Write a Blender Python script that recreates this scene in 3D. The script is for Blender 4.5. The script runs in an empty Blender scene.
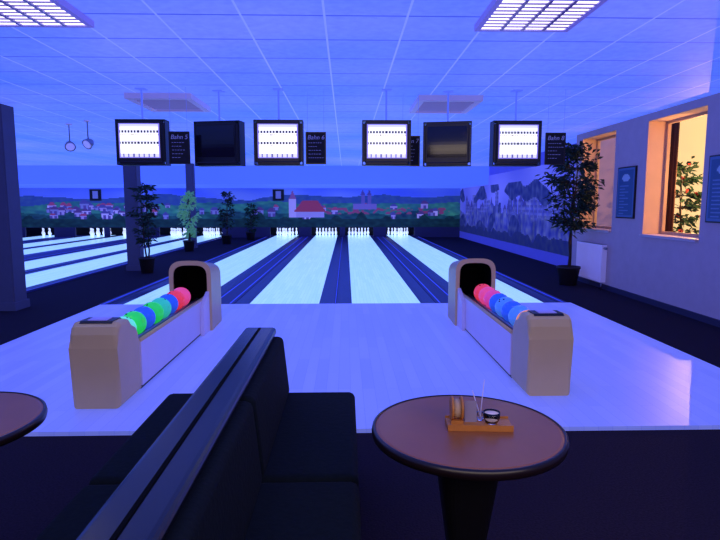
import bpy, bmesh, math, random
from mathutils import Vector, noise
random.seed(7)
S = bpy.context.scene
S.view_settings.view_transform = 'Standard'
C = S.collection

# ------------------------------------------------------------------ helpers
def lin(c):
    return tuple(((x/255.0)/12.92 if x/255.0 <= .04045 else ((x/255.0+.055)/1.055)**2.4) for x in c)

def mat(name, col, rough=.6, metal=0, emit=None, es=0, noise_amt=0, nscale=20, bump=0, spec=.5, trans=0):
    m = bpy.data.materials.new(name); m.use_nodes = True
    nt = m.node_tree; b = nt.nodes['Principled BSDF']
    c = lin(col)+(1,)
    b.inputs['Base Color'].default_value = c
    b.inputs['Roughness'].default_value = rough
    b.inputs['Metallic'].default_value = metal
    b.inputs['Specular IOR Level'].default_value = spec
    if trans: b.inputs['Transmission Weight'].default_value = trans
    if emit is not None:
        b.inputs['Emission Color'].default_value = lin(emit)+(1,)
        b.inputs['Emission Strength'].default_value = es
    if noise_amt or bump:
        tc = nt.nodes.new('ShaderNodeTexCoord')
        n = nt.nodes.new('ShaderNodeTexNoise'); n.inputs['Scale'].default_value = nscale
        n.inputs['Detail'].default_value = 4
        nt.links.new(tc.outputs['Object'], n.inputs['Vector'])
        if noise_amt:
            mx = nt.nodes.new('ShaderNodeMix'); mx.data_type = 'RGBA'
            mx.inputs[6].default_value = tuple(x*(1-noise_amt) for x in c[:3])+(1,)
            mx.inputs[7].default_value = tuple(min(1, x*(1+noise_amt)) for x in c[:3])+(1,)
            nt.links.new(n.outputs['Fac'], mx.inputs[0])
            nt.links.new(mx.outputs[2], b.inputs['Base Color'])
        if bump:
            bp = nt.nodes.new('ShaderNodeBump'); bp.inputs['Strength'].default_value = bump
            bp.inputs['Distance'].default_value = .01
            nt.links.new(n.outputs['Fac'], bp.inputs['Height'])
            nt.links.new(bp.outputs['Normal'], b.inputs['Normal'])
    return m

def vcol_mat(name, es, rough=.7, diff=1.0):
    m = bpy.data.materials.new(name); m.use_nodes = True
    nt = m.node_tree; b = nt.nodes['Principled BSDF']
    a = nt.nodes.new('ShaderNodeAttribute'); a.attribute_name = 'paint'
    nt.links.new(a.outputs['Color'], b.inputs['Base Color'])
    nt.links.new(a.outputs['Color'], b.inputs['Emission Color'])
    b.inputs['Emission Strength'].default_value = es
    b.inputs['Roughness'].default_value = rough
    return m

def setup(o, parent=None, loc=None, rot=None, m=None, label=None, category=None, group=None, kind=None):
    if parent: o.parent = parent
    if loc is not None: o.location = loc
    if rot is not None: o.rotation_euler = rot
    if m is not None: o.data.materials.append(m)
    if label: o['label'] = label
    if category: o['category'] = category
    if group: o['group'] = group
    if kind: o['kind'] = kind
    return o

def mesh_obj(name, bm, smooth=False, **k):
    bmesh.ops.recalc_face_normals(bm, faces=bm.faces)
    me = bpy.data.meshes.new(name); bm.to_mesh(me); bm.free()
    if smooth:
        for p in me.polygons: p.use_smooth = True
    o = bpy.data.objects.new(name, me); C.objects.link(o)
    return setup(o, **k)

def empty(name, loc, rot=None, **k):
    o = bpy.data.objects.new(name, None); o.empty_display_size = .1; C.objects.link(o)
    return setup(o, loc=loc, rot=rot, **k)

def add_box(bm, x0, x1, y0, y1, z0, z1):
    vs = [bm.verts.new(p) for p in [(x0,y0,z0),(x1,y0,z0),(x1,y1,z0),(x0,y1,z0),(x0,y0,z1),(x1,y0,z1),(x1,y1,z1),(x0,y1,z1)]]
    for f in [(0,3,2,1),(4,5,6,7),(0,1,5,4),(1,2,6,5),(2,3,7,6),(3,0,4,7)]:
        bm.faces.new([vs[i] for i in f])

def boxes(name, lst, bevel=0, segs=3, smooth=False, **k):
    bm = bmesh.new()
    for b in lst: add_box(bm, *b)
    if bevel:
        bmesh.ops.bevel(bm, geom=bm.edges[:], offset=bevel, segments=segs, affect='EDGES', profile=.5)
    o = mesh_obj(name, bm, smooth=False, **k)
    return o

def add_cyl(bm, p0, p1, r0, r1=None, n=12):
    if r1 is None: r1 = r0
    p0 = Vector(p0); p1 = Vector(p1); d = (p1-p0).normalized()
    u = d.orthogonal().normalized(); w = d.cross(u)
    A = []; B = []
    for i in range(n):
        a = 2*math.pi*i/n; q = u*math.cos(a)+w*math.sin(a)
        A.append(bm.verts.new(p0+q*r0)); B.append(bm.verts.new(p1+q*r1))
    for i in range(n):
        j = (i+1) % n; bm.faces.new([A[i], A[j], B[j], B[i]])
    bm.faces.new(A[::-1]); bm.faces.new(B)

def cyl(name, p0, p1, r0, r1=None, n=16, smooth=True, **k):
    bm = bmesh.new(); add_cyl(bm, p0, p1, r0, r1, n)
    o = mesh_obj(name, bm, **k)
    if smooth:
        for p in o.data.polygons: p.use_smooth = len(p.vertices) == 4
    return o

def lathe(name, prof, n=32, smooth=True, **k):
    bm = bmesh.new(); rings = []
    for r, z in prof:
        if r < 1e-5: rings.append([bm.verts.new((0,0,z))])
        else: rings.append([bm.verts.new((r*math.cos(2*math.pi*i/n), r*math.sin(2*math.pi*i/n), z)) for i in range(n)])
    for a, b in zip(rings, rings[1:]):
        for i in range(n):
            j = (i+1) % n
            f = []
            if len(a) == 1 and len(b) == 1: continue
            if len(a) == 1: f = [a[0], b[i], b[j]]
            elif len(b) == 1: f = [a[i], a[j], b[0]]
            else: f = [a[i], a[j], b[j], b[i]]
            bm.faces.new(f)
    return mesh_obj(name, bm, smooth=smooth, **k)

def prism_x(name, prof, x0, x1, bevel=0, **k):
    """profile in (y,z) extruded along x"""
    bm = bmesh.new()
    A = [bm.verts.new((x0, y, z)) for y, z in prof]
    B = [bm.verts.new((x1, y, z)) for y, z in prof]
    n = len(prof)
    caps = [bm.faces.new(A), bm.faces.new(B[::-1])]
    for i in range(n):
        j = (i+1) % n; bm.faces.new([A[i], B[i], B[j], A[j]])
    if bevel:
        es = set(e for f in caps for e in f.edges)
        bmesh.ops.bevel(bm, geom=list(es), offset=bevel, segments=4, affect='EDGES', profile=.5)
    return mesh_obj(name, bm, **k)

def paint_panel(name, w, h, nx, ny, fn, curve=0, **k):
    """vertical panel in local XZ, facing -Y, centred; fn(u,v)->rgb 0-255"""
    vs = []; fs = []; cols = []
    for j in range(ny+1):
        for i in range(nx+1):
            u = i/nx; v = j/ny
            y = curve*((2*u-1)**2+(2*v-1)**2)
            vs.append(((u-.5)*w, y, (v-.5)*h))
    for j in range(ny):
        for i in range(nx):
            a = j*(nx+1)+i
            fs.append((a, a+1, a+nx+2, a+nx+1))
            c = lin([max(0, min(255, q)) for q in fn((i+.5)/nx, (j+.5)/ny)])+(1,)
            cols.extend(c*4)
    me = bpy.data.meshes.new(name); me.from_pydata(vs, [], fs)
    at = me.color_attributes.new('paint', 'FLOAT_COLOR', 'CORNER')
    at.data.foreach_set('color', cols)
    o = bpy.data.objects.new(name, me); C.objects.link(o)
    return setup(o, **k)

def dup(o, parent=None, loc=None, rot=None):
    n = o.copy(); C.objects.link(n)
    if parent: n.parent = parent
    if loc is not None: n.location = loc
    if rot is not None: n.rotation_euler = rot
    for ch in list(o.children):
        if ch is not n: dup(ch, parent=n)
    return n

def text_mesh(name, s, size, m, parent, loc, rot):
    cu = bpy.data.curves.new(name, 'FONT'); cu.body = s; cu.size = size; cu.align_x = 'CENTER'; cu.extrude = .001
    cu.shear = .2
    t = bpy.data.objects.new(name+'_tmp', cu); C.objects.link(t)
    bpy.context.view_layer.update()
    dg = bpy.context.evaluated_depsgraph_get()
    me = bpy.data.meshes.new_from_object(t.evaluated_get(dg))
    bpy.data.objects.remove(t)
    o = bpy.data.objects.new(name, me); C.objects.link(o)
    me.materials.clear()
    return setup(o, parent=parent, loc=loc, rot=rot, m=m)

# ------------------------------------------------------------------ materials
def grid_mat(name):
    m = bpy.data.materials.new(name); m.use_nodes = True
    nt = m.node_tree; N = nt.nodes; L = nt.links; b = N['Principled BSDF']
    g = N.new('ShaderNodeNewGeometry'); sp = N.new('ShaderNodeSeparateXYZ'); L.new(g.outputs['Position'], sp.inputs[0])
    def line(out, w):
        d = N.new('ShaderNodeMath'); d.operation = 'DIVIDE'; d.inputs[1].default_value = .625; L.new(out, d.inputs[0])
        f = N.new('ShaderNodeMath'); f.operation = 'FRACT'; L.new(d.outputs[0], f.inputs[0])
        c = N.new('ShaderNodeMath'); c.operation = 'LESS_THAN'; c.inputs[1].default_value = w; L.new(f.outputs[0], c.inputs[0])
        return c.outputs[0]
    lx = line(sp.outputs['X'], .028); ly = line(sp.outputs['Y'], .04)
    n = N.new('ShaderNodeTexNoise'); n.inputs['Scale'].default_value = .35; n.inputs['Detail'].default_value = 2
    L.new(g.outputs['Position'], n.inputs['Vector'])
    n2 = N.new('ShaderNodeTexNoise'); n2.inputs['Scale'].default_value = 14; n2.inputs['Detail'].default_value = 5
    L.new(g.outputs['Position'], n2.inputs['Vector'])
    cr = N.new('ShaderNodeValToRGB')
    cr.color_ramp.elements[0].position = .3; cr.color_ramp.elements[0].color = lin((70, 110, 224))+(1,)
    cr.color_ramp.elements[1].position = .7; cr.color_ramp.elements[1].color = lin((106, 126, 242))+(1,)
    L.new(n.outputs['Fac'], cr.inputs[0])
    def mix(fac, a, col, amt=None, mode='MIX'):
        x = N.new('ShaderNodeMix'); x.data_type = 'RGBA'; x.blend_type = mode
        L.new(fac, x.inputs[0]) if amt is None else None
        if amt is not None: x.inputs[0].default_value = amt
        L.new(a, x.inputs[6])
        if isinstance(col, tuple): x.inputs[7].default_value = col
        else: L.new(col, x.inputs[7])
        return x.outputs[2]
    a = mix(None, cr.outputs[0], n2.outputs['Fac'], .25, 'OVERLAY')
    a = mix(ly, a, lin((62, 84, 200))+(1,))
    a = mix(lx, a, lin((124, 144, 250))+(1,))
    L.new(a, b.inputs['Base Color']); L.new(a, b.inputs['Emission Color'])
    b.inputs['Emission Strength'].default_value = .84  # tiles glow as the room's soft light, in place of lamps
    b.inputs['Roughness'].default_value = .6
    return m

def plank_mat(name, c1, c2, mortar, es, rough, scale=1.0, spec=.5, pw=.9, ph=.1):
    m = bpy.data.materials.new(name); m.use_nodes = True
    nt = m.node_tree; N = nt.nodes; L = nt.links; b = N['Principled BSDF']
    g = N.new('ShaderNodeNewGeometry'); mp = N.new('ShaderNodeMapping'); mp.inputs['Rotation'].default_value = (0, 0, math.pi/2)
    L.new(g.outputs['Position'], mp.inputs['Vector'])
    br = N.new('ShaderNodeTexBrick'); L.new(mp.outputs[0], br.inputs['Vector'])
    br.inputs['Color1'].default_value = lin(c1)+(1,); br.inputs['Color2'].default_value = lin(c2)+(1,)
    br.inputs['Mortar'].default_value = lin(mortar)+(1,)
    br.inputs['Scale'].default_value = scale; br.inputs['Mortar Size'].default_value = .0015
    br.inputs['Brick Width'].default_value = pw; br.inputs['Row Height'].default_value = ph
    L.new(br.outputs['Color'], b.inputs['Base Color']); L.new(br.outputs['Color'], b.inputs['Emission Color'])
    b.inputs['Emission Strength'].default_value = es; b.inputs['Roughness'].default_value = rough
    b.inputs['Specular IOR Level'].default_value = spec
    return m

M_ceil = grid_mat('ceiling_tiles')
M_soffit = mat('soffit_paint', (70, 92, 225), .7, emit=(68, 100, 232), es=.9, noise_amt=.1, nscale=2)  # emission added so the soffit looks as bright as the ceiling
M_carpet = mat('carpet', (44, 33, 46), .95, noise_amt=.7, nscale=90, bump=.4, spec=.1)
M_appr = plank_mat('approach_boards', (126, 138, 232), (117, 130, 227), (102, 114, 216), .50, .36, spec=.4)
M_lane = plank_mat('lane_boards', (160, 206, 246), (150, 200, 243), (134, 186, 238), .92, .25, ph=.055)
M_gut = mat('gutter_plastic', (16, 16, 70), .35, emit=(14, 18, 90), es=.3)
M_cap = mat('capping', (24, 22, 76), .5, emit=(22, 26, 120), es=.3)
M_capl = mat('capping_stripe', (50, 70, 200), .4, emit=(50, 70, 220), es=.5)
M_wallr = mat('plaster_right', (136, 124, 146), .85, emit=(82, 80, 150), es=.45, noise_amt=.15, nscale=6, bump=.2)  # emission added so the wall reads better lit
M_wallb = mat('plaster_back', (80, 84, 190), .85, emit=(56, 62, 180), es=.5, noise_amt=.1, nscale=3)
M_dark = mat('dark_masking', (10, 10, 24), .7)
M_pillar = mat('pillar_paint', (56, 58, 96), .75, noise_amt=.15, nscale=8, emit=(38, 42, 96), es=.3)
M_cream = mat('return_cream', (232, 196, 138), .38, noise_amt=.06, nscale=5)
M_lilac = mat('return_side_panel', (205, 195, 220), .35, emit=(130, 120, 200), es=.2, noise_amt=.05, nscale=5)
M_black = mat('black_plastic', (12, 12, 16), .4)
M_blackm = mat('black_matte', (4, 4, 8), .9, spec=.1)
M_tv = mat('tv_shell', (22, 22, 32), .35)
M_off = mat('tv_off_glass', (18, 18, 32), .12)
M_velvet = mat('dark_velvet', (16, 24, 30), .9, noise_amt=.4, nscale=50, bump=.25, spec=.15)
M_rail = mat('black_lacquer_wood', (18, 18, 28), .25, noise_amt=.3, nscale=12)
M_wood = mat('tabletop_wood', (166, 96, 50), .33, noise_amt=.14, nscale=9)
M_edge = mat('table_edge', (30, 18, 20), .3)
M_oak = mat('light_wood', (205, 130, 60), .45, noise_amt=.2, nscale=30)
M_steel = mat('steel', (150, 150, 170), .3, metal=1)
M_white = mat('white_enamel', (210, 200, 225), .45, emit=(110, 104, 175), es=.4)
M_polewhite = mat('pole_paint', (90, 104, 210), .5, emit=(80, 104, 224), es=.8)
M_leaf = mat('leaf', (40, 72, 52), .6, noise_amt=.5, nscale=6, spec=.3)
M_leafd = mat('leaf_dark', (36, 58, 50), .6, noise_amt=.6, nscale=6, spec=.3)
M_leafg = mat('leaf_painted_lit', (90, 140, 110), .6, emit=(80, 150, 140), es=.35, noise_amt=.4, nscale=6)  # light falling on the leaves is put into colour and emission
M_bark = mat('bark', (64, 44, 36), .9, noise_amt=.4, nscale=30)
M_pot = mat('clay_pot', (46, 34, 44), .7, noise_amt=.2)
M_soil = mat('soil', (18, 12, 10), .95, noise_amt=.4, nscale=50)
M_pin = mat('bowling_pin_plastic', (225, 235, 255), .4, emit=(200, 215, 255), es=1.0)  # emission carries the UV glow and the light inside the pin deck
M_pinr = mat('pin_stripe', (200, 30, 60), .4, emit=(200, 30, 80), es=.3)
M_screen = vcol_mat('score_screen', 1.3, .2)
M_mural = vcol_mat('mural_paint', .55, .85)
M_poster = vcol_mat('poster_print', .15, .5)
M_chalk = mat('chalk', (150, 150, 190), .8, emit=(120, 120, 200), es=.2)
M_board = mat('chalkboard_slate', (20, 18, 28), .8, noise_amt=.2)
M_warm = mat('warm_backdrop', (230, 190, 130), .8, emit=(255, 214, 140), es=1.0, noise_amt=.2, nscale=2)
M_lampw = mat('lamp_diffuser', (255, 250, 245), .5, emit=(255, 246, 250), es=2.2)
M_louvre = mat('louvre_metal', (120, 110, 170), .3, metal=.3, emit=(90, 80, 170), es=.2)
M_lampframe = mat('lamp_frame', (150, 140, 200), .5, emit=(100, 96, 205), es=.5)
M_winframe = mat('window_frame_paint', (210, 170, 130), .5)
M_reveal = mat('reveal_plaster', (225, 185, 150), .8, noise_amt=.1, nscale=5)
M_curtain = mat('brown_curtain', (84, 44, 34), .9, noise_amt=.3, nscale=20)
M_plaster_sill = mat('sill_stone', (200, 180, 190), .5)
M_glass = mat('clear_glass', (235, 235, 245), .05, trans=1.0)
M_blossom = mat('blossom', (220, 70, 60), .7, emit=(220, 80, 60), es=.2, noise_amt=.3, nscale=8)

# ------------------------------------------------------------------ room shell
CH = 2.95
boxes('floor', [(-16, 5.7, -1.5, 28.5, -.1, 0)], m=M_carpet, kind='structure')
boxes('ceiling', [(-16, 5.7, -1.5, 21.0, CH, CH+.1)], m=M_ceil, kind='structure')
boxes('trim_1', [(-16, 5.5, 21.0, 28.5, 2.27, CH+.1)], m=M_soffit, kind='structure')
boxes('wall_left', [(-16.2, -16, -1.5, 28.5, 0, CH)], m=M_wallb, kind='structure')
boxes('wall_far', [(-16, 5.7, 28.5, 28.7, 0, CH)], m=M_dark, kind='structure')
XW = 4.9; XO = 5.26; Z0 = 1.04; Z1 = 2.84
boxes('wall_right', [(XW, XO, -1.5, 11.45, 0, Z0), (XW, XO, -1.5, 11.45, Z1, CH),
                     (XW, XO, -1.5, 7.4, Z0, Z1), (XW, XO, 8.85, 9.9, Z0, Z1), (XW, XO, 11.3, 11.45, Z0, Z1),
                     (XW, 5.7, 11.45, 11.6, 0, CH)], m=M_wallr, kind='structure')
boxes('wall_right_mural', [(5.5, 5.7, 11.6, 28.5, 0, CH)], m=M_wallb, kind='structure')
boxes('glow_backdrop', [(7.4, 7.5, 5, 14.5, 0, 3.4)], m=M_warm, kind='structure')  # glowing sheet added outside the windows for the warm light behind them
boxes('baseboard_right', [(XW-.02, XW, -1.5, 11.45, 0, .09)], m=mat('skirting', (60, 54, 80), .6), kind='structure')

def window(idx, y0, y1):
    bm = bmesh.new(); x0, x1 = XO-.07, XO-.02; t = .05
    e = .002
    add_box(bm, x0, x1, y0+e, y0+t, Z0+.035, Z1-e); add_box(bm, x0, x1, y1-t, y1-e, Z0+.035, Z1-e)
    add_box(bm, x0, x1, y0+t, y1-t, Z0+.035, Z0+t+.03); add_box(bm, x0, x1, y0+t, y1-t, Z1-t, Z1-e)
    w = mesh_obj('window_%d' % idx, bm, m=M_winframe, kind='structure')
    boxes('window_sill', [(XW-.05, XO-.02, y0+.003, y1-.003, Z0+.001, Z0+.035)], m=M_plaster_sill, parent=w)
    boxes('reveal', [(XW+.003, XO-.07, y1-.008, y1-.001, Z0+.035, Z1-.01), (XW+.003, XO-.07, y0+.001, y0+.008, Z0+.035, Z1-.01),
                     (XW+.003, XO-.07, y0+.008, y1-.008, Z1-.01, Z1-.001)], m=M_reveal, parent=w)
    return w
window(1, 9.9, 11.3); window(2, 7.4, 8.85)

def curtain(y0, y1, x):
    bm = bmesh.new(); n = 30; A = []; B = []
    for i in range(n+1):
        y = y0+(y1-y0)*i/n; dx = .03*math.sin(i*1.1)
        A.append(bm.verts.new((x+dx, y, .02))); B.append(bm.verts.new((x+dx, y, 2.9)))
    for i in range(n): bm.faces.new([A[i], A[i+1], B[i+1], B[i]])
    o = mesh_obj('curtain', bm, smooth=True, m=M_curtain, label='brown gathered curtain hanging behind the window', category='curtain')
    md = o.modifiers.new('t', 'SOLIDIFY'); md.thickness = .006
    return o
curtain(7.5, 7.92, XO+.1); curtain(9.25, 9.6, XO+.35)

# back masking wall with openings
mains = [-2.7, -.785, .785, 2.7]
lefts = [-6.25, -7.82, -10.1, -11.67, -13.95]
allx = sorted(mains+lefts); YM = 26.2
lst = [(-16, 5.5, YM, YM+.1, .47, 2.27)]
prev = -16
for c in allx:
    lst.append((prev, c-.66, YM, YM+.1, 0, .47)); prev = c+.66
lst.append((prev, 5.5, YM, YM+.1, 0, .47))
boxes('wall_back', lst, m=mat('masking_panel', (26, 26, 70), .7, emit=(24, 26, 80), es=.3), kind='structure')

# back mural
W_B = 21.0
houses = []
rr = random.Random(3)
for i in range(64):
    cx = rr.choice([rr.uniform(-13.8, -8.5), rr.uniform(-13.5, -9.5), rr.uniform(-9, 5)])
    houses.append((cx, rr.uniform(.2, .5), rr.uniform(.2, .42), rr.uniform(.1, .2), rr.choice([(130, 120, 185), (100, 104, 170), (155, 146, 205)]), rr.choice([(130, 56, 100), (70, 50, 110), (60, 60, 130)])))
def mural_back(u, v):
    x = -15.5+u*W_B
    n = noise.noise(Vector((x*.6, v*3, 1)))
    c = [62+66*(1-v)+24*n, 88+54*(1-v)+24*n, 200+26*(1-v)]
    h1 = .78+.16*noise.noise(Vector((x*.3, 0, 5)))+.04*noise.noise(Vector((x*1.3, 0, 7)))
    h2 = .62+.14*noise.noise(Vector((x*.45, 2, 9)))
    h3 = .36+.16*noise.noise(Vector((x*.7, 6, 9)))
    n3 = noise.noise(Vector((x*4, v*14, 2))); n4 = noise.noise(Vector((x*1.1, v*5, 12)))
    if v < h1: c = [40+12*n3, 66+14*n3, 130]
    if v < h2: c = [38+14*n3+16*n4, 96+26*n3+34*n4, 104+10*n3]
    if v < h3: c = [22+14*n3, 62+24*n3+18*n4, 78+14*n3]
    if v < .1: c = [16, 26, 60+10*n3]
    if -1 < x < 5 and .34 < v < .5 and n3 > .05: c = [116, 56, 96]
    for hx, hv, hw, hh, wc, rc in houses:
        if abs(x-hx) < hw/2 and hv < v < hv+hh*.6: c = list(wc) if (int(x*9) % 2 or v > hv+hh*.4) else [70, 60, 130]
        rv = (v-hv-hh*.6)/(hh*.5)
        if 0 <= rv < 1 and abs(x-hx) < (hw/2+.05)*(1-rv*.7): c = list(rc)
    d = x+2.3
    if abs(d) < .16 and .25 < v < .72: c = [150, 140, 200]
    if .72 <= v < .95 and abs(d) < .18*(1-(v-.72)/.23): c = [110, 70, 130]
    d = x+1.5
    if abs(d) < .66 and .25 < v < .4: c = [130, 124, 190]
    if .4 <= v < .68 and abs(d) < .75-(v-.4)*1.4: c = [128, 50, 84]
    for tx in (.95, 1.25):
        if abs(x-tx) < .09 and .5 < v < .84: c = [80, 74, 150]
        if .84 <= v < .97 and abs(x-tx) < .1*(1-(v-.84)/.13): c = [60, 56, 130]
    if .5 < x < 1.6 and .46 < v < .6: c = [96, 86, 160]
    t = noise.noise(Vector((x*1.7, 4, 1)))
    if v < .2+.3*max(0, t) : c = [14+8*n3, 42+16*n3, 52+12*n3]
    return c
paint_panel('mural', W_B, 1.78, 500, 48, mural_back, m=M_mural, loc=(-5.0, YM-.012, 1.375),
            label='long painted mural of hills, village houses and church', category='mural')
def tower(u, v):
    best = 0
    for cx, w, top, spire in TOW:
        d = abs(u-cx)
        if d < w and v < top: best = 1
        if spire and top <= v < top+spire and d < w*(1-(v-top)/spire): best = 2
    return best
TOW = []
r5 = random.Random(11); uu = .1
while uu < .93:
    w = r5.uniform(.008, .022); TOW.append((uu, w, r5.uniform(.45, .74), r5.choice([0, .07, .14, .1]))); uu += w*r5.uniform(1.3, 2.4)
def mural_side(u, v):
    n = noise.noise(Vector((u*30, v*5, 1))); n2 = noise.noise(Vector((u*80, v*12, 4))); n0 = noise.noise(Vector((u*6, v*2, 8)))
    c = [92+26*n0, 98+24*n0, 200+16*n0]
    t = tower(u, v)
    if t == 1:
        c = [76+36*n2+24*n, 82+34*n2+24*n, 160+30*n]
        if (u*210 % 1) < .4 and (v*16 % 1) < .4: c = [46, 48, 120]
    if t == 2: c = [52+20*n2, 52+20*n2, 128]
    if v < .42+.2*n0+.07*n: c = [62+40*n2+26*n, 70+40*n2+26*n, 142+36*n]
    g = noise.noise(Vector((u*11, v*3.4, 20)))
    if g > .16 and v < .85: c = [38+34*n2, 48+34*n2, 112+20*n2]
    if v < .14+.1*n: c = [30+16*n2, 40+16*n2, 96]
    return c
paint_panel('mural', 14.4, 2.3, 460, 64, mural_side, m=M_mural, loc=(5.488, 18.95, 1.45), rot=(0, 0, -math.pi/2),
            label='blue-grey painted mural of old town towers on the side wall', category='mural')

# pillars
for i, (x, y, w) in enumerate([(-4.84, 8.35, .34), (-4.80, 13.3, .3), (-5.28, 20.0, .26)]):
    bm = bmesh.new(); add_box(bm, -w/2, w/2, -w/2, w/2, 0, CH)
    bmesh.ops.bevel(bm, geom=[e for e in bm.edges if abs(e.verts[0].co.z-e.verts[1].co.z) > 1], offset=.02, segments=2, affect='EDGES')
    add_box(bm, -w/2-.02, w/2+.02, -w/2-.02, w/2+.02, 0, .12)
    mesh_obj('pillar', bm, m=M_pillar, loc=(x, y, 0), label='dark grey painted square pillar between the two lane groups', category='pillar', group='square pillars beside the lanes')

# ------------------------------------------------------------------ approach and lanes
ZL = .03
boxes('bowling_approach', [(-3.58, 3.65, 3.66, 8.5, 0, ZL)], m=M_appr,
      label='glossy pale board approach floor glowing violet under black light', category='bowling approach')
def make_lane(x):
    r = empty('bowling_lane', (x, 8.503, 0), label='long glossy bowling lane glowing pale blue with dark gutters', category='bowling lane', group='bowling lanes')
    L = 19.3
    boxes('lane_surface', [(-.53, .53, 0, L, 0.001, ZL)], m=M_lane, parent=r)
    for s in (-1, 1):
        bm = bmesh.new(); n = 8; A = []; B = []
        for i in range(n+1):
            t = -1+2*i/n; xx = s*.65+t*.118; z = .004+.02*t*t
            A.append(bm.verts.new((xx, 0, z))); B.append(bm.verts.new((xx, L, z)))
        for i in range(n): bm.faces.new([A[i], A[i+1], B[i+1], B[i]])
        a0 = [bm.verts.new((s*.65-.118, y, .001)) for y in (0, L)]; a1 = [bm.verts.new((s*.65+.118, y, .001)) for y in (0, L)]
        bm.faces.new([a0[0], a1[0], a1[1], a0[1]])
        bm.faces.new([A[0], a0[0], a0[1], B[0]]); bm.faces.new([A[-1], B[-1], a1[1], a1[0]])
        bm.faces.new(A+[a1[0], a0[0]]); bm.faces.new(B+[a1[1], a0[1]])
        mesh_obj('gutter', bm, m=M_gut, parent=r, label='dark blue gutter channel')
    return r
lane0 = make_lane(mains[0])
for x in mains[1:]+lefts: dup(lane0, loc=(x, 8.503, 0))

def divider(xa, xb, stripe=True):
    w = xb-xa
    r = empty('lane_divider', ((xa+xb)/2, 8.503, 0), label='dark blue capping strip running between two lanes', category='lane divider', group='capping strips between lanes')
    boxes('capping', [(-w/2+.002, w/2-.002, 0, 19.3, 0.001, .034)], m=M_cap, parent=r)
    if w > .1:
        for s in (-1, 1): boxes('stripe', [(s*(w/2-.06)-.012, s*(w/2-.06)+.012, 0, 17.6, .034, .037)], m=M_capl, parent=r)
    else:
        boxes('stripe', [(-.006, .006, 0, 17.6, .034, .037)], m=M_capl, parent=r)
for a, b in [(-3.6, -3.47), (-1.93, -1.555), (-.015, .015), (1.555, 1.93), (3.47, 3.6),
             (-7.05, -7.02), (-9.33, -8.59), (-10.9, -10.87), (-13.18, -12.44), (-5.48, -5.43)]:
    divider(a, b)

# ------------------------------------------------------------------ pins
pr = [(0, 0), (.026, 0), (.0285, .02), (.036, .06), (.0535, .1), (.0605, .125), (.057, .16), (.044, .2), (.031, .235), (.0235, .26), (.024, .28), (.029, .31), (.0323, .34), (.028, .365), (.015, .378), (0, .381)]
pin0 = None
for x in mains+lefts:
    for row in range(4):
        for c in range(row+1):
            px = x+(c-row/2)*.3048; py = 26.55+row*.264
            if pin0 is None:
                pin0 = lathe('bowling_pin', pr, n=14, m=M_pin, loc=(px, py, ZL), label='white bowling pin standing on the pin deck', category='bowling pin', group='bowling pins')
                lathe('neck_stripe', [(.0318, .232), (.0262, .25), (.0262, .262)], n=14, m=M_pinr, parent=pin0)
            else: dup(pin0, loc=(px, py, ZL))
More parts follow.
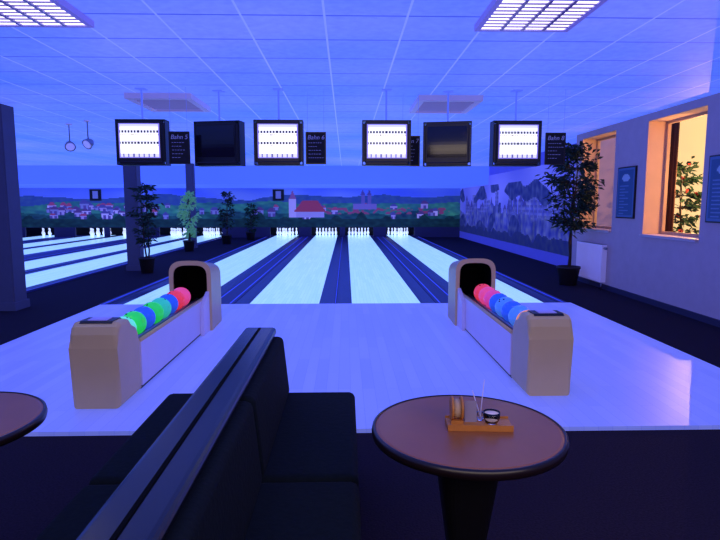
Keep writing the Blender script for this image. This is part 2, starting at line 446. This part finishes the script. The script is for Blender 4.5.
# ------------------------------------------------------------------ ball returns
def arch(cx, w, zb, zt, n=16):
    pts = [(cx-w/2, zb)]
    r = w/2; ry = min(r, zt-zb)*.85
    for i in range(n+1):
        a = math.pi-math.pi*i/n
        ca, sa = math.cos(a), math.sin(a)
        pts.append((cx+r*math.copysign(abs(ca)**.6, ca), zt-ry+ry*abs(sa)**.6))
    pts.append((cx+w/2, zb))
    return pts
def ball_return(x, y):
    r = empty('ball_return', (x, y, ZL), label='cream ball return with rack and dark hooded opening', category='ball return', group='ball returns')
    W = .178
    prism_x('end_tower', [(0, 0), (-.005, .46), (.008, .56), (.035, .615), (.08, .645), (.2, .645), (.26, .63), (.3, .59), (.335, .52), (.38, .46), (.46, .43), (.46, 0)], -W, W, .035, m=M_cream, parent=r)
    prism_x('top_inlay', [(.06, .636), (.08, .652), (.22, .652), (.27, .62), (.26, .6), (.1, .62)], -.12, .12, 0, m=M_black, parent=r, label='black rubber inlay on top of the tower')
    boxes('control_pad', [(-.07, .07, .09, .19, .652, .659)], m=M_lampframe, parent=r)
    for s in (-1, 1): boxes('rack_panel', [((.15 if s > 0 else -.18), (.18 if s > 0 else -.15), .462, 2.6, .03, .40)], m=M_lilac, parent=r, label='pale lilac side panel of the rack')
    boxes('rack_trough', [(-.15, .15, .462, 2.6, .03, .30)], m=M_black, parent=r)
    boxes('kick_plate', [(-.165, .165, .462, 2.6, 0, .03)], m=M_black, parent=r)
    for s in (-1, 1):
        cyl('rail', (s*.08, .462, .385), (s*.08, 2.6, .385), .016, m=M_steel, parent=r)
        cyl('edge_tube', (s*.165, .462, .405), (s*.165, 2.6, .405), .018, m=M_cream, parent=r)
    O = arch(0, .5, 0, .85); I = arch(0, .40, .34, .795)
    bm = bmesh.new(); y0, y1 = 2.602, 3.2
    vo0 = [bm.verts.new((px, y0, pz)) for px, pz in O]; vi0 = [bm.verts.new((px, y0, pz)) for px, pz in I]
    vo1 = [bm.verts.new((px*.92, y1, pz*.9)) for px, pz in O]; vi1 = [bm.verts.new((px*.9, y1-.1, .34+(pz-.34)*.8)) for px, pz in I]
    n = len(O)
    for i in range(n-1):
        bm.faces.new([vo0[i], vo0[i+1], vi0[i+1], vi0[i]])
        bm.faces.new([vo0[i], vo1[i], vo1[i+1], vo0[i+1]])
        bm.faces.new([vi0[i], vi0[i+1], vi1[i+1], vi1[i]])
    bm.faces.new([vo0[0], vi0[0], vi0[-1], vo0[-1]])
    bm.faces.new(vo1); bm.faces.new([vo0[0], vo0[-1], vo1[-1], vo1[0]])
    mesh_obj('hood', bm, m=M_cream, parent=r)
    bm = bmesh.new(); I2 = arch(0, .396, .342, .792)
    a = [bm.verts.new((px, y0+.02, pz)) for px, pz in I2]; b = [bm.verts.new((px*.85, y1-.14, .345+(pz-.34)*.78)) for px, pz in I2]
    for i in range(len(I2)-1): bm.faces.new([a[i], a[i+1], b[i+1], b[i]])
    bm.faces.new(b); bm.faces.new([a[0], a[-1], b[-1], b[0]])
    mesh_obj('hood_lining', bm, m=M_blackm, parent=r, label='black lining inside the hood opening')
    for s in (-1, 1): prism_x('hood_skirt', [(2.3, .0), (2.32, .34), (2.45, .42), (2.6, .48), (2.6, 0)], s*.182, s*.225, .008, m=M_lilac, parent=r)
    return r
BR = [(-1.70, 4.08), (1.78, 4.28)]
br0 = ball_return(*BR[0]); dup(br0, loc=(BR[1][0], BR[1][1], ZL))

def uvs(name, r, seg=32, rings=18):
    bm = bmesh.new(); bmesh.ops.create_uvsphere(bm, u_segments=seg, v_segments=rings, radius=r)
    return bm
ballc = {'mint': (110, 255, 200), 'green': (40, 225, 90), 'blue': (40, 90, 225), 'teal': (50, 200, 170), 'pink': (250, 80, 140), 'red': (255, 64, 84),
         'orange': (255, 160, 90), 'magenta': (235, 70, 150), 'lightblue': (70, 130, 235)}
ballm = {k: mat('ball_'+k, v, .15, emit=v, es=.5, noise_amt=.12, nscale=8) for k, v in ballc.items()}
seqs = [['mint', 'green', 'blue', 'green', 'teal', 'blue', 'red', 'pink'], ['orange', 'lightblue', 'blue', 'lightblue', 'blue', 'magenta', 'pink', 'red']]
RB = .108
for (bx, by), sq in zip(BR, seqs):
    for i, cname in enumerate(sq):
        bm = uvs('b', RB)
        o = mesh_obj('bowling_ball', bm, smooth=True, m=ballm[cname], loc=(bx, by+.56+i*.236, ZL+.385+math.sqrt((RB+.016)**2-.08**2)),
                     rot=(random.uniform(-.5, .9), random.uniform(-.6, .6), random.uniform(0, 6)),
                     label='glowing %s bowling ball resting on the ball return rack' % {'lightblue': 'light blue', 'mint': 'mint green'}.get(cname, cname), category='bowling ball', group='bowling balls on the racks')
        bm = bmesh.new()
        for dx, dy in [(-.014, .02), (.014, .02), (0, -.025)]:
            z = math.sqrt(RB*RB-dx*dx-dy*dy); p = Vector((dx, dy, z)); nn = p.normalized()
            add_cyl(bm, nn*(RB-.004), nn*(RB+.0006), .0095, n=10)
        mesh_obj('finger_holes', bm, m=M_blackm, parent=o)

# ------------------------------------------------------------------ monitors
def score_fn(u, v):
    c = [250, 246, 250]
    if v > .9: c = [190, 190, 230]
    if .72 < v < .80 or .40 < v < .48 :
        c = [40, 40, 60] if (u*13 % 1) < .6 else [225, 225, 215]
    if .66 < v < .70 or .34 < v < .38: c = [120, 110, 90] if (u*22 % 1) < .5 else [250, 245, 220]
    if v < .12: c = [200, 196, 230] if (u*8 % 1) < .7 else [90, 90, 130]
    if .16 < v < .3: c = [255, 252, 235]
    if u < .03 or u > .97 or v < .03 or v > .97: c = [120, 110, 190]
    return c
def monitor(x, y, rz, on):
    zc = 2.30
    r = empty('crt_monitor', (x, y, zc), rot=(0, 0, rz), category='monitor', group='ceiling-hung monitors',
              label=('black tube monitor hung from ceiling showing a bright score table' if on else 'black tube monitor hung from ceiling, switched off'))
    bm = bmesh.new(); add_box(bm, -.29, .29, -.02, .13, -.26, .26)
    bmesh.ops.bevel(bm, geom=bm.edges[:], offset=.03, segments=3, affect='EDGES')
    a = [bm.verts.new(p) for p in [(-.26, .125, -.23), (.26, .125, -.23), (.26, .125, .23), (-.26, .125, .23)]]
    b = [bm.verts.new(p) for p in [(-.17, .45, -.17), (.17, .45, -.17), (.17, .45, .12), (-.17, .45, .12)]]
    for i in range(4): bm.faces.new([a[i], a[(i+1) % 4], b[(i+1) % 4], b[i]])
    bm.faces.new(b); bm.faces.new(a[::-1])
    mesh_obj('shell', bm, m=M_tv, parent=r)
    if on: paint_panel('screen', .49, .41, 66, 40, score_fn, curve=.006, m=M_screen, parent=r, loc=(0, -.034, .012), label='lit screen with a white score table')
    else: paint_panel('screen', .49, .38, 12, 10, lambda u, v: (20, 20, 34), curve=.006, m=M_off, parent=r, loc=(0, -.034, .02), label='dark switched-off glass screen')
    bm = bmesh.new()
    add_box(bm, -.30, -.291, .02, .2, -.268, .27); add_box(bm, .291, .30, .02, .2, -.268, .27)
    add_box(bm, -.30, .30, .02, .2, -.275, -.265); add_box(bm, -.30, .30, .02, .2, .262, .272)
    mesh_obj('bracket', bm, m=M_black, parent=r)
    bm = bmesh.new()
    add_cyl(bm, (0, .12, .272), (0, .12, CH-zc), .012, n=12)
    add_box(bm, -.06, .06, .06, .18, CH-zc-.01, CH-zc)
    mesh_obj('hanging_pole', bm, m=M_polewhite, parent=r, label='pale painted ceiling pole')
    return r
YT = 7.0
on1 = monitor(-2.33, YT, 0, True)
dup(on1, loc=(-.66, YT, 2.30)); dup(on1, loc=(.67, YT, 2.30)); dup(on1, loc=(2.29, YT, 2.30))
off1 = monitor(-1.44, YT+.12, -.2, False); dup(off1, loc=(1.43, YT+.1, 2.30), rot=(0, 0, -.22))

for x, n in [(-1.86, '5'), (-.20, '6'), (1.0, '7'), (2.76, '8')]:
    r = empty('chalkboard', (x, YT+.0 + (.36 if n == '7' else 0), 2.05), label='small black chalkboard with handwritten heading hanging from the ceiling', category='chalkboard', group='hanging chalkboards')
    boxes('slate', [(-.11, .11, 0, .012, 0, .36)], m=M_board, parent=r)
    boxes('frame', [(-.125, -.11, -.005, .017, -.015, .375), (.11, .125, -.005, .017, -.015, .375), (-.11, .11, -.005, .017, .36, .375), (-.11, .11, -.005, .017, -.015, 0)], m=M_edge, parent=r)
    text_mesh('lettering', 'Bahn '+n, .075, M_chalk, r, (0, -.001, .285), (math.pi/2, 0, 0))
    bm = bmesh.new()
    for k in range(5):
        z = .24-k*.045; w = random.uniform(.1, .17)
        xx = -.09
        while xx < -.09+w:
            l = random.uniform(.012, .03); add_box(bm, xx, xx+l, -.002, 0, z+.001, z+.006); xx += l+.01
    mesh_obj('chalk_marks', bm, m=M_chalk, parent=r)
    for s in (-1, 1):
        cyl('cord', (s*.1, .006, .375), (s*.1, .006, CH-2.05), .002, n=6, m=M_polewhite, parent=r)

# ------------------------------------------------------------------ ceiling fittings
def ceiling_lamp(x, y, w=.64, l=.64):
    r = empty('ceiling_lamp', (x, y, CH), label='square louvred ceiling lamp with bright white tubes', category='ceiling lamp', group='louvred ceiling lamps')
    boxes('frame', [(-w/2, w/2, -l/2, -l/2+.04, -.05, 0), (-w/2, w/2, l/2-.04, l/2, -.05, 0), (-w/2, -w/2+.04, -l/2+.04, l/2-.04, -.05, 0), (w/2-.04, w/2, -l/2+.04, l/2-.04, -.05, 0)], m=M_lampframe, parent=r)
    boxes('diffuser', [(-w/2+.04, w/2-.04, -l/2+.04, l/2-.04, -.04, -.002)], m=M_lampw, parent=r)
    ls = []
    for k in range(1, 9):
        yy = -l/2+.04+k*(l-.08)/9; ls.append((-w/2+.04, w/2-.04, yy-.008, yy+.008, -.05, -.041))
    for k in range(1, 4):
        xx = -w/2+.04+k*(w-.08)/4; ls.append((xx-.012, xx+.012, -l/2+.04, l/2-.04, -.052, -.041))
    boxes('louvre', ls, m=M_louvre, parent=r)
    return r
l0 = ceiling_lamp(-2.14, 4.2, .74, .72); dup(l0, loc=(1.55, 4.22, CH))
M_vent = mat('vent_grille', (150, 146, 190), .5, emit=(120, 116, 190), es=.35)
def air_vent(x, y):
    w, l = .84, 1.05
    r = empty('air_vent', (x, y, CH), label='rectangular pale grey slatted air vent below the tiled ceiling', category='air vent', group='ceiling air vents')
    boxes('frame', [(-w/2, w/2, -l/2, -l/2+.1, -.07, 0), (-w/2, w/2, l/2-.06, l/2, -.07, 0), (-w/2, -w/2+.08, -l/2+.1, l/2-.06, -.07, 0), (w/2-.08, w/2, -l/2+.1, l/2-.06, -.07, 0)], m=M_white, parent=r)
    boxes('grille', [(-w/2+.08, w/2-.08, -l/2+.1, l/2-.06, -.02, -.01)]+[(-w/2+.08, w/2-.08, -l/2+.13+k*.08, -l/2+.16+k*.08, -.06, -.021) for k in range(10)], m=M_vent, parent=r)
    return r
v0 = air_vent(-2.22, 7.9); dup(v0, loc=(1.53, 7.95, CH))
M_lens = mat('spot_lens', (190, 190, 255), .2, emit=(150, 150, 240), es=.5)
s0 = None
for x, y, a in [(-4.7, 10.2, .5), (-4.2, 9.8, -.4)]:
    if s0 is None:
        s0 = empty('stage_spotlight', (x, y, CH), rot=(0, 0, a), label='small round swivelling spotlight hanging below the ceiling', category='spotlight', group='small stage spotlights')
        cyl('base_plate', (0, 0, -.02), (0, 0, 0), .05, n=20, m=M_white, parent=s0)
        cyl('stem', (0, 0, -.3), (0, 0, -.02), .01, m=M_steel, parent=s0)
        h = lathe('spot_head', [(0, .09), (.04, .09), (.07, .05), (.09, -.04), (.085, -.045)], n=20, m=M_steel, parent=s0, loc=(0, 0, -.38), rot=(-1.0, 0, 0))
        cyl('lens', (0, 0, -.043), (0, 0, -.03), .072, n=20, m=M_lens, parent=h)
    else: dup(s0, loc=(x, y, CH), rot=(0, 0, a))
for sx in (-2.95, -11.3):
    r = empty('lane_sign', (sx, YM-.06, 1.72), label='small dark box sign with pale display above the lanes', category='sign', group='small box signs')
    boxes('housing', [(-.26, .26, 0, .045, -.02, .5)], bevel=.01, m=M_black, parent=r)
    boxes('display', [(-.12, .12, -.004, 0, .08, .42)], m=M_chalk, parent=r)

# ------------------------------------------------------------------ wall things on the right
def poster_fn(u, v):
    c = [36, 70, 124]
    if u < .06 or u > .94 or v < .04 or v > .96: c = [60, 90, 150]
    elif .72 < v < .88 and .25 < u < .75 and abs(u-.5)+abs(v-.8)*2 < .26: c = [120, 145, 195]
    elif v < .66 and (v*16 % 1) < .35 and .15 < u < .15+.7*(.6+.4*math.sin(v*50)): c = [80, 106, 166]
    return c
for yy, zz in [(9.4, 1.74), (6.95, 1.74)]:
    r = empty('wall_plaque', (XW, yy, zz), rot=(0, 0, -math.pi/2), label='dark blue framed notice board mounted on the plaster wall', category='notice board', group='framed notices on the wall')
    boxes('frame', [(-.3, .3, -.03, -.001, -.43, .43)], m=M_edge, parent=r)
    paint_panel('print', .56, .82, 34, 48, poster_fn, m=M_poster, parent=r, loc=(0, -.033, 0))
r = empty('radiator', (XW-.002, 10.45, 0), label='white panel radiator mounted under the window', category='radiator')
boxes('panel', [(-.15, -.05, -.55, .55, .14, .82)], bevel=.012, m=M_white, parent=r)
boxes('fins', [(-.158, -.15, -.5+k*.05, -.475+k*.05, .17, .79) for k in range(21)], m=M_white, parent=r)
boxes('top_grille', [(-.145, -.055, -.54+k*.06, -.52+k*.06, .82, .826) for k in range(18)], m=M_steel, parent=r)
for yy in (-.38, .38): boxes('wall_bracket', [(-.05, 0, yy-.02, yy+.02, .3, .7)], m=M_steel, parent=r)
cyl('pipe', (-.1, -.48, 0), (-.1, -.48, .14), .012, m=M_steel, parent=r)
cyl('valve', (-.1, -.55, .76), (-.1, -.63, .76), .022, m=M_steel, parent=r)

# ------------------------------------------------------------------ plants
def leaf_mesh(bm, p, d, L, w):
    d = d.normalized(); s = d.cross(Vector((random.uniform(-1, 1), random.uniform(-1, 1), random.uniform(-1, 1)))).normalized()
    a = bm.verts.new(p); b = bm.verts.new(p+d*L*.45+s*w); c = bm.verts.new(p+d*L+Vector((0, 0, -.15*L))); e = bm.verts.new(p+d*L*.45-s*w)
    bm.faces.new([a, b, c, e])
def tree(name, loc, H, r, z0, nl, leafm, label, L=.11, w=.022, trunk=.022, potr=.19, bend=.0, branches=26, xmax=99, xmin=-99, blossoms=0):
    root = empty(name, loc, label=label, category='potted plant')
    lathe('pot', [(0, 0), (potr*.75, 0), (potr, .32), (potr*1.06, .32), (potr*1.06, .36), (potr*.93, .36), (potr*.9, .3), (0, .3)], n=24, m=M_pot, parent=root)
    cyl('soil', (0, 0, .3), (0, 0, .325), potr*.86, m=M_soil, parent=root)
    bm = bmesh.new(); tips = []
    prevs = [Vector((0, 0, .3)), Vector((.03, .02, .3))]
    for t in range(2):
        p = prevs[t]
        for i in range(8):
            q = p+Vector((random.uniform(-.03, .03)+bend*.1, random.uniform(-.03, .03), (H*.9-.3)/8))
            add_cyl(bm, p, q, trunk*(1-i*.09), trunk*(1-(i+1)*.09), 8)
            if q.z > z0-.2:
                for k in range(branches//8):
                    a = random.uniform(0, 6.28); R = r*random.uniform(.5, 1)
                    fall = math.sin(min(1, max(.15, (q.z-z0+.3)/(H-z0+.3)))*math.pi*.9+.15)
                    e = q+Vector((math.cos(a)*R*fall, math.sin(a)*R*fall, random.uniform(.05, .35)*r))
                    e.x = max(xmin, min(e.x, xmax))
                    add_cyl(bm, q, e, trunk*.35, trunk*.12, 5); tips.append((q, e))
            p = q
    mesh_obj('trunk', bm, m=M_bark, parent=root)
    bm = bmesh.new()
    for i in range(nl):
        q, e = random.choice(tips); t = random.uniform(.25, 1.08)
        p = q.lerp(e, t)+Vector([random.gauss(0, .05*r/.5) for _ in range(3)])
        leaf_mesh(bm, p, (e-q).normalized()+Vector((random.gauss(0, .6), random.gauss(0, .6), random.gauss(-.4, .5))), L*random.uniform(.7, 1.2), w)
    for v in bm.verts:
        if v.co.x > xmax+.06: v.co.x = xmax+.06
    mesh_obj('foliage', bm, m=leafm, parent=root)
    if blossoms:
        bm = bmesh.new()
        for i in range(blossoms):
            q, e = random.choice(tips); p = q.lerp(e, random.uniform(.8, 1.1))
            for k in range(5): leaf_mesh(bm, p, Vector((random.uniform(-1, 1), random.uniform(-1, 1), random.uniform(-.3, 1))), .06, .022)
        mesh_obj('blossoms', bm, m=M_blossom, parent=root)
    return root
tree('potted_tree', (4.45, 10.62, 0), 2.74, .56, 1.15, 1900, M_leafd, 'tall dark leafy tree in a pot standing beside the radiator', L=.14, w=.024, potr=.21, branches=44, trunk=.028, xmax=.36)
tree('potted_tree', (-4.33, 12.7, 0), 2.05, .3, .7, 650, M_leafd, 'slender potted tree standing beside a square pillar', L=.13, w=.024, potr=.17)
tree('potted_tree', (-5.02, 18.6, 0), 2.0, .34, .55, 600, M_leafg, 'potted tree by a pillar, its green leaves painted as lit', L=.15, w=.03, potr=.18)
tree('potted_tree', (-4.5, 22.0, 0), 2.1, .32, .7, 400, M_leafd, 'dark potted tree standing on carpet near the mural', L=.15, w=.03, potr=.2)
tree('potted_tree', (-3.95, 24.3, 0), 1.6, .3, .5, 300, M_leaf, 'bushy potted plant standing next to the lane end', L=.2, w=.03, potr=.2)
tree('potted_tree', (6.3, 10.15, 0), 2.4, .4, 1.0, 500, M_leaf, 'potted shrub with red blossoms standing behind the window', L=.14, w=.03, potr=.2, blossoms=30)

# ------------------------------------------------------------------ bench
Y0, Y1 = 0.0, 3.17; XC = -.325
B = empty('back_to_back_bench', (XC, 0, 0), label='dark velvet double-sided bench with black lacquered top rail', category='bench')
boxes('top_rail', [(-.09, .09, Y0, Y1, .80, .85)], bevel=.02, m=M_rail, parent=B, label='glossy black lacquered wooden top rail')
boxes('rail_groove', [(-.006, .006, Y0+.03, Y1-.04, .85, .854)], m=M_blackm, parent=B)
boxes('back_panel', [(-.045, .045, Y0+.01, Y1-.01, .08, .80)], m=M_rail, parent=B)
boxes('plinth', [(-.49, .49, Y0+.04, Y1-.06, 0, .1)], bevel=.005, m=M_blackm, parent=B)
def cushion(name, x0, x1, y0, y1, z0, z1, bev=.035, lean=0, side=1):
    bm = bmesh.new(); add_box(bm, x0, x1, y0, y1, z0, z1)
    bmesh.ops.bevel(bm, geom=bm.edges[:], offset=bev, segments=4, affect='EDGES', profile=.5)
    for v in bm.verts:
        if lean: v.co.x += -side*lean*(v.co.z-z0)/(z1-z0)
    o = mesh_obj(name, bm, smooth=False, m=M_velvet, parent=B)
    for p in o.data.polygons: p.use_smooth = True
    o.modifiers.new('wn', 'WEIGHTED_NORMAL')
    return o
ML = (Y1-Y0)/3
for s in (-1, 1):
    for k in range(3):
        ya, yb = Y0+k*ML+.006, Y0+(k+1)*ML-.006
        xa, xb = (.045, .54) if s > 0 else (-.54, -.045)
        cushion('seat', xa, xb, ya, yb, .30, .47)
        xa, xb = (.075, .165) if s > 0 else (-.165, -.075)
        cushion('backrest', xa, xb, ya, yb, .46, .80, .03, lean=.035, side=s)
    boxes('seat_base', [((.045 if s > 0 else -.51), (.51 if s > 0 else -.045), Y0+.02, Y1-.02, .1, .30)], m=M_velvet, parent=B)

# ------------------------------------------------------------------ tables
def table(x, y):
    r = empty('round_table', (x, y, 0), label='round brown wooden table on a black tapered pedestal', category='table', group='round wooden tables')
    R = .343
    lathe('tabletop', [(0, .722), (R-.012, .722), (R-.01, .75), (R-.022, .753), (0, .753)], n=72, m=M_wood, parent=r, smooth=False)
    lathe('edge_band', [(R-.01, .72), (R, .722), (R+.003, .736), (R, .75), (R-.006, .754), (R-.011, .7535), (R-.01, .72)], n=72, m=M_edge, parent=r)
    bm = bmesh.new(); prev = None
    for z, h in [(.03, .17), (.05, .06), (.3, .066), (.66, .115), (.70, .12), (.722, .12)]:
        ring = []
        for i in range(32):
            a = 2*math.pi*i/32+math.pi/4
            ca, sa = math.cos(a), math.sin(a)
            ring.append(bm.verts.new((h*math.copysign(abs(ca)**.5, ca), h*math.copysign(abs(sa)**.5, sa), z)))
        if prev:
            for i in range(32): bm.faces.new([prev[i], prev[(i+1) % 32], ring[(i+1) % 32], ring[i]])
        else: bm.faces.new(ring[::-1])
        prev = ring
    bm.faces.new(prev)
    mesh_obj('pedestal', bm, m=M_black, parent=r)
    lathe('foot', [(0, 0), (.24, 0), (.24, .015), (.2, .03), (0, .032)], n=40, m=M_black, parent=r)
    return r
TX, TY = .602, 1.93
t0 = table(TX, TY); dup(t0, loc=(-1.33, 2.02, 0))
TZ = .7535
ry = -.06
tr = empty('wooden_tray', (TX+.04, TY-.0, TZ), rot=(0, 0, ry), label='small light wooden tray holding condiments on the round table', category='tray')
boxes('tray_base', [(-.115, .115, -.042, .042, 0, .016)], bevel=.004, m=M_oak, parent=tr)
for s in (-1, 1): boxes('tray_lip', [(-.115, .115, s*.0445-.0025, s*.0445+.0025, 0, .022)], m=M_oak, parent=tr)
def on_tray(name, dx, dy, lab, cat):
    return empty(name, (TX+.04+dx, TY+dy, TZ+.016), rot=(0, 0, ry), label=lab, category=cat)
ch = on_tray('coaster_holder', -.08, .005, 'light wooden coaster holder with rounded discs standing on the tray', 'coaster holder')
boxes('holder_base', [(-.022, .022, -.03, .03, 0, .014)], m=M_oak, parent=ch)
for k in (-1, 1):
    cyl('side_disc', (k*.017-.004, 0, .052), (k*.017+.004, 0, .052), .042, n=32, m=M_oak, parent=ch)
cyl('coaster_stack', (-.0125, 0, .05), (.0125, 0, .05), .034, n=32, m=mat('coaster_card', (200, 170, 140), .8), parent=ch)
cd = on_tray('menu_card', -.028, .012, 'small folded white card standing on the tray', 'card')
bm = bmesh.new()
for pts in [[(-.022, -.012, 0), (.022, -.012, 0), (.022, 0, .075), (-.022, 0, .075)], [(-.022, .012, 0), (.022, .012, 0), (.022, .001, .075), (-.022, .001, .075)]]:
    bm.faces.new([bm.verts.new(p) for p in pts])
mesh_obj('card_sheet', bm, m=mat('card_paper', (150, 140, 170), .7), parent=cd)
gl = on_tray('glass_votive', .045, -.005, 'small clear glass candle holder on the tray', 'candle holder')
lathe('glass_cup', [(0, 0), (.022, 0), (.03, .018), (.03, .04), (.028, .04), (.028, .018), (.02, .005), (0, .005)], n=32, m=M_glass, parent=gl)
lathe('candle', [(0, .006), (.019, .006), (.0265, .018), (.0265, .034), (0, .034)], n=20, m=mat('candle_wax', (225, 200, 200), .6, emit=(170, 150, 170), es=.4), parent=gl)
sk = on_tray('stirrer_holder', .01, .022, 'thin clear stand with pale stick on the tray', 'stirrer')
cyl('stand', (0, 0, 0), (0, 0, .03), .012, n=16, m=M_glass, parent=sk)
cyl('stick', (0, 0, .004), (.012, 0, .15), .0018, n=8, m=M_white, parent=sk)
cyl('stick', (.004, 0, .004), (-.03, 0, .11), .0018, n=8, m=M_white, parent=sk)

# ------------------------------------------------------------------ lights
def point(name, loc, col, w, rad=0.0):
    l = bpy.data.lights.new(name, 'POINT'); l.color = col; l.energy = w; l.shadow_soft_size = rad
    o = bpy.data.objects.new(name, l); o.location = loc; C.objects.link(o); return o
def area(name, loc, rot, sx, sy, col, w):
    l = bpy.data.lights.new(name, 'AREA'); l.shape = 'RECTANGLE'; l.size = sx; l.size_y = sy; l.color = col; l.energy = w
    o = bpy.data.objects.new(name, l); o.location = loc; o.rotation_euler = rot; C.objects.link(o); return o
point('neighbour_lamp', (6.1, 7.6, 2.0), (1, .50, .18), 110)
point('neighbour_lamp', (6.1, 9.3, 2.0), (1, .50, .18), 80)
# unseen warm fill added behind the viewer to light the fronts
area('rear_fill_light', (1.0, -1.2, 2.5), (math.radians(62), 0, 0), 6, 1.0, (1.0, .80, .64), 60)
for x in (-1.8, 1.8):
    point('pin_deck_light', (x, 26.9, .9), (.5, .6, 1), 12)

w = bpy.data.worlds.new('World'); S.world = w; w.use_nodes = True
w.node_tree.nodes['Background'].inputs[0].default_value = lin((60, 50, 140))+(1,)
w.node_tree.nodes['Background'].inputs[1].default_value = .5

# ------------------------------------------------------------------ camera
cam = bpy.data.cameras.new('camera'); cam.sensor_width = 36; cam.lens = 28
co = bpy.data.objects.new('camera', cam); C.objects.link(co)
co.location = (.166, 0, 1.55); co.rotation_euler = (math.radians(90-6.72), 0, math.radians(-1.43))
S.camera = co
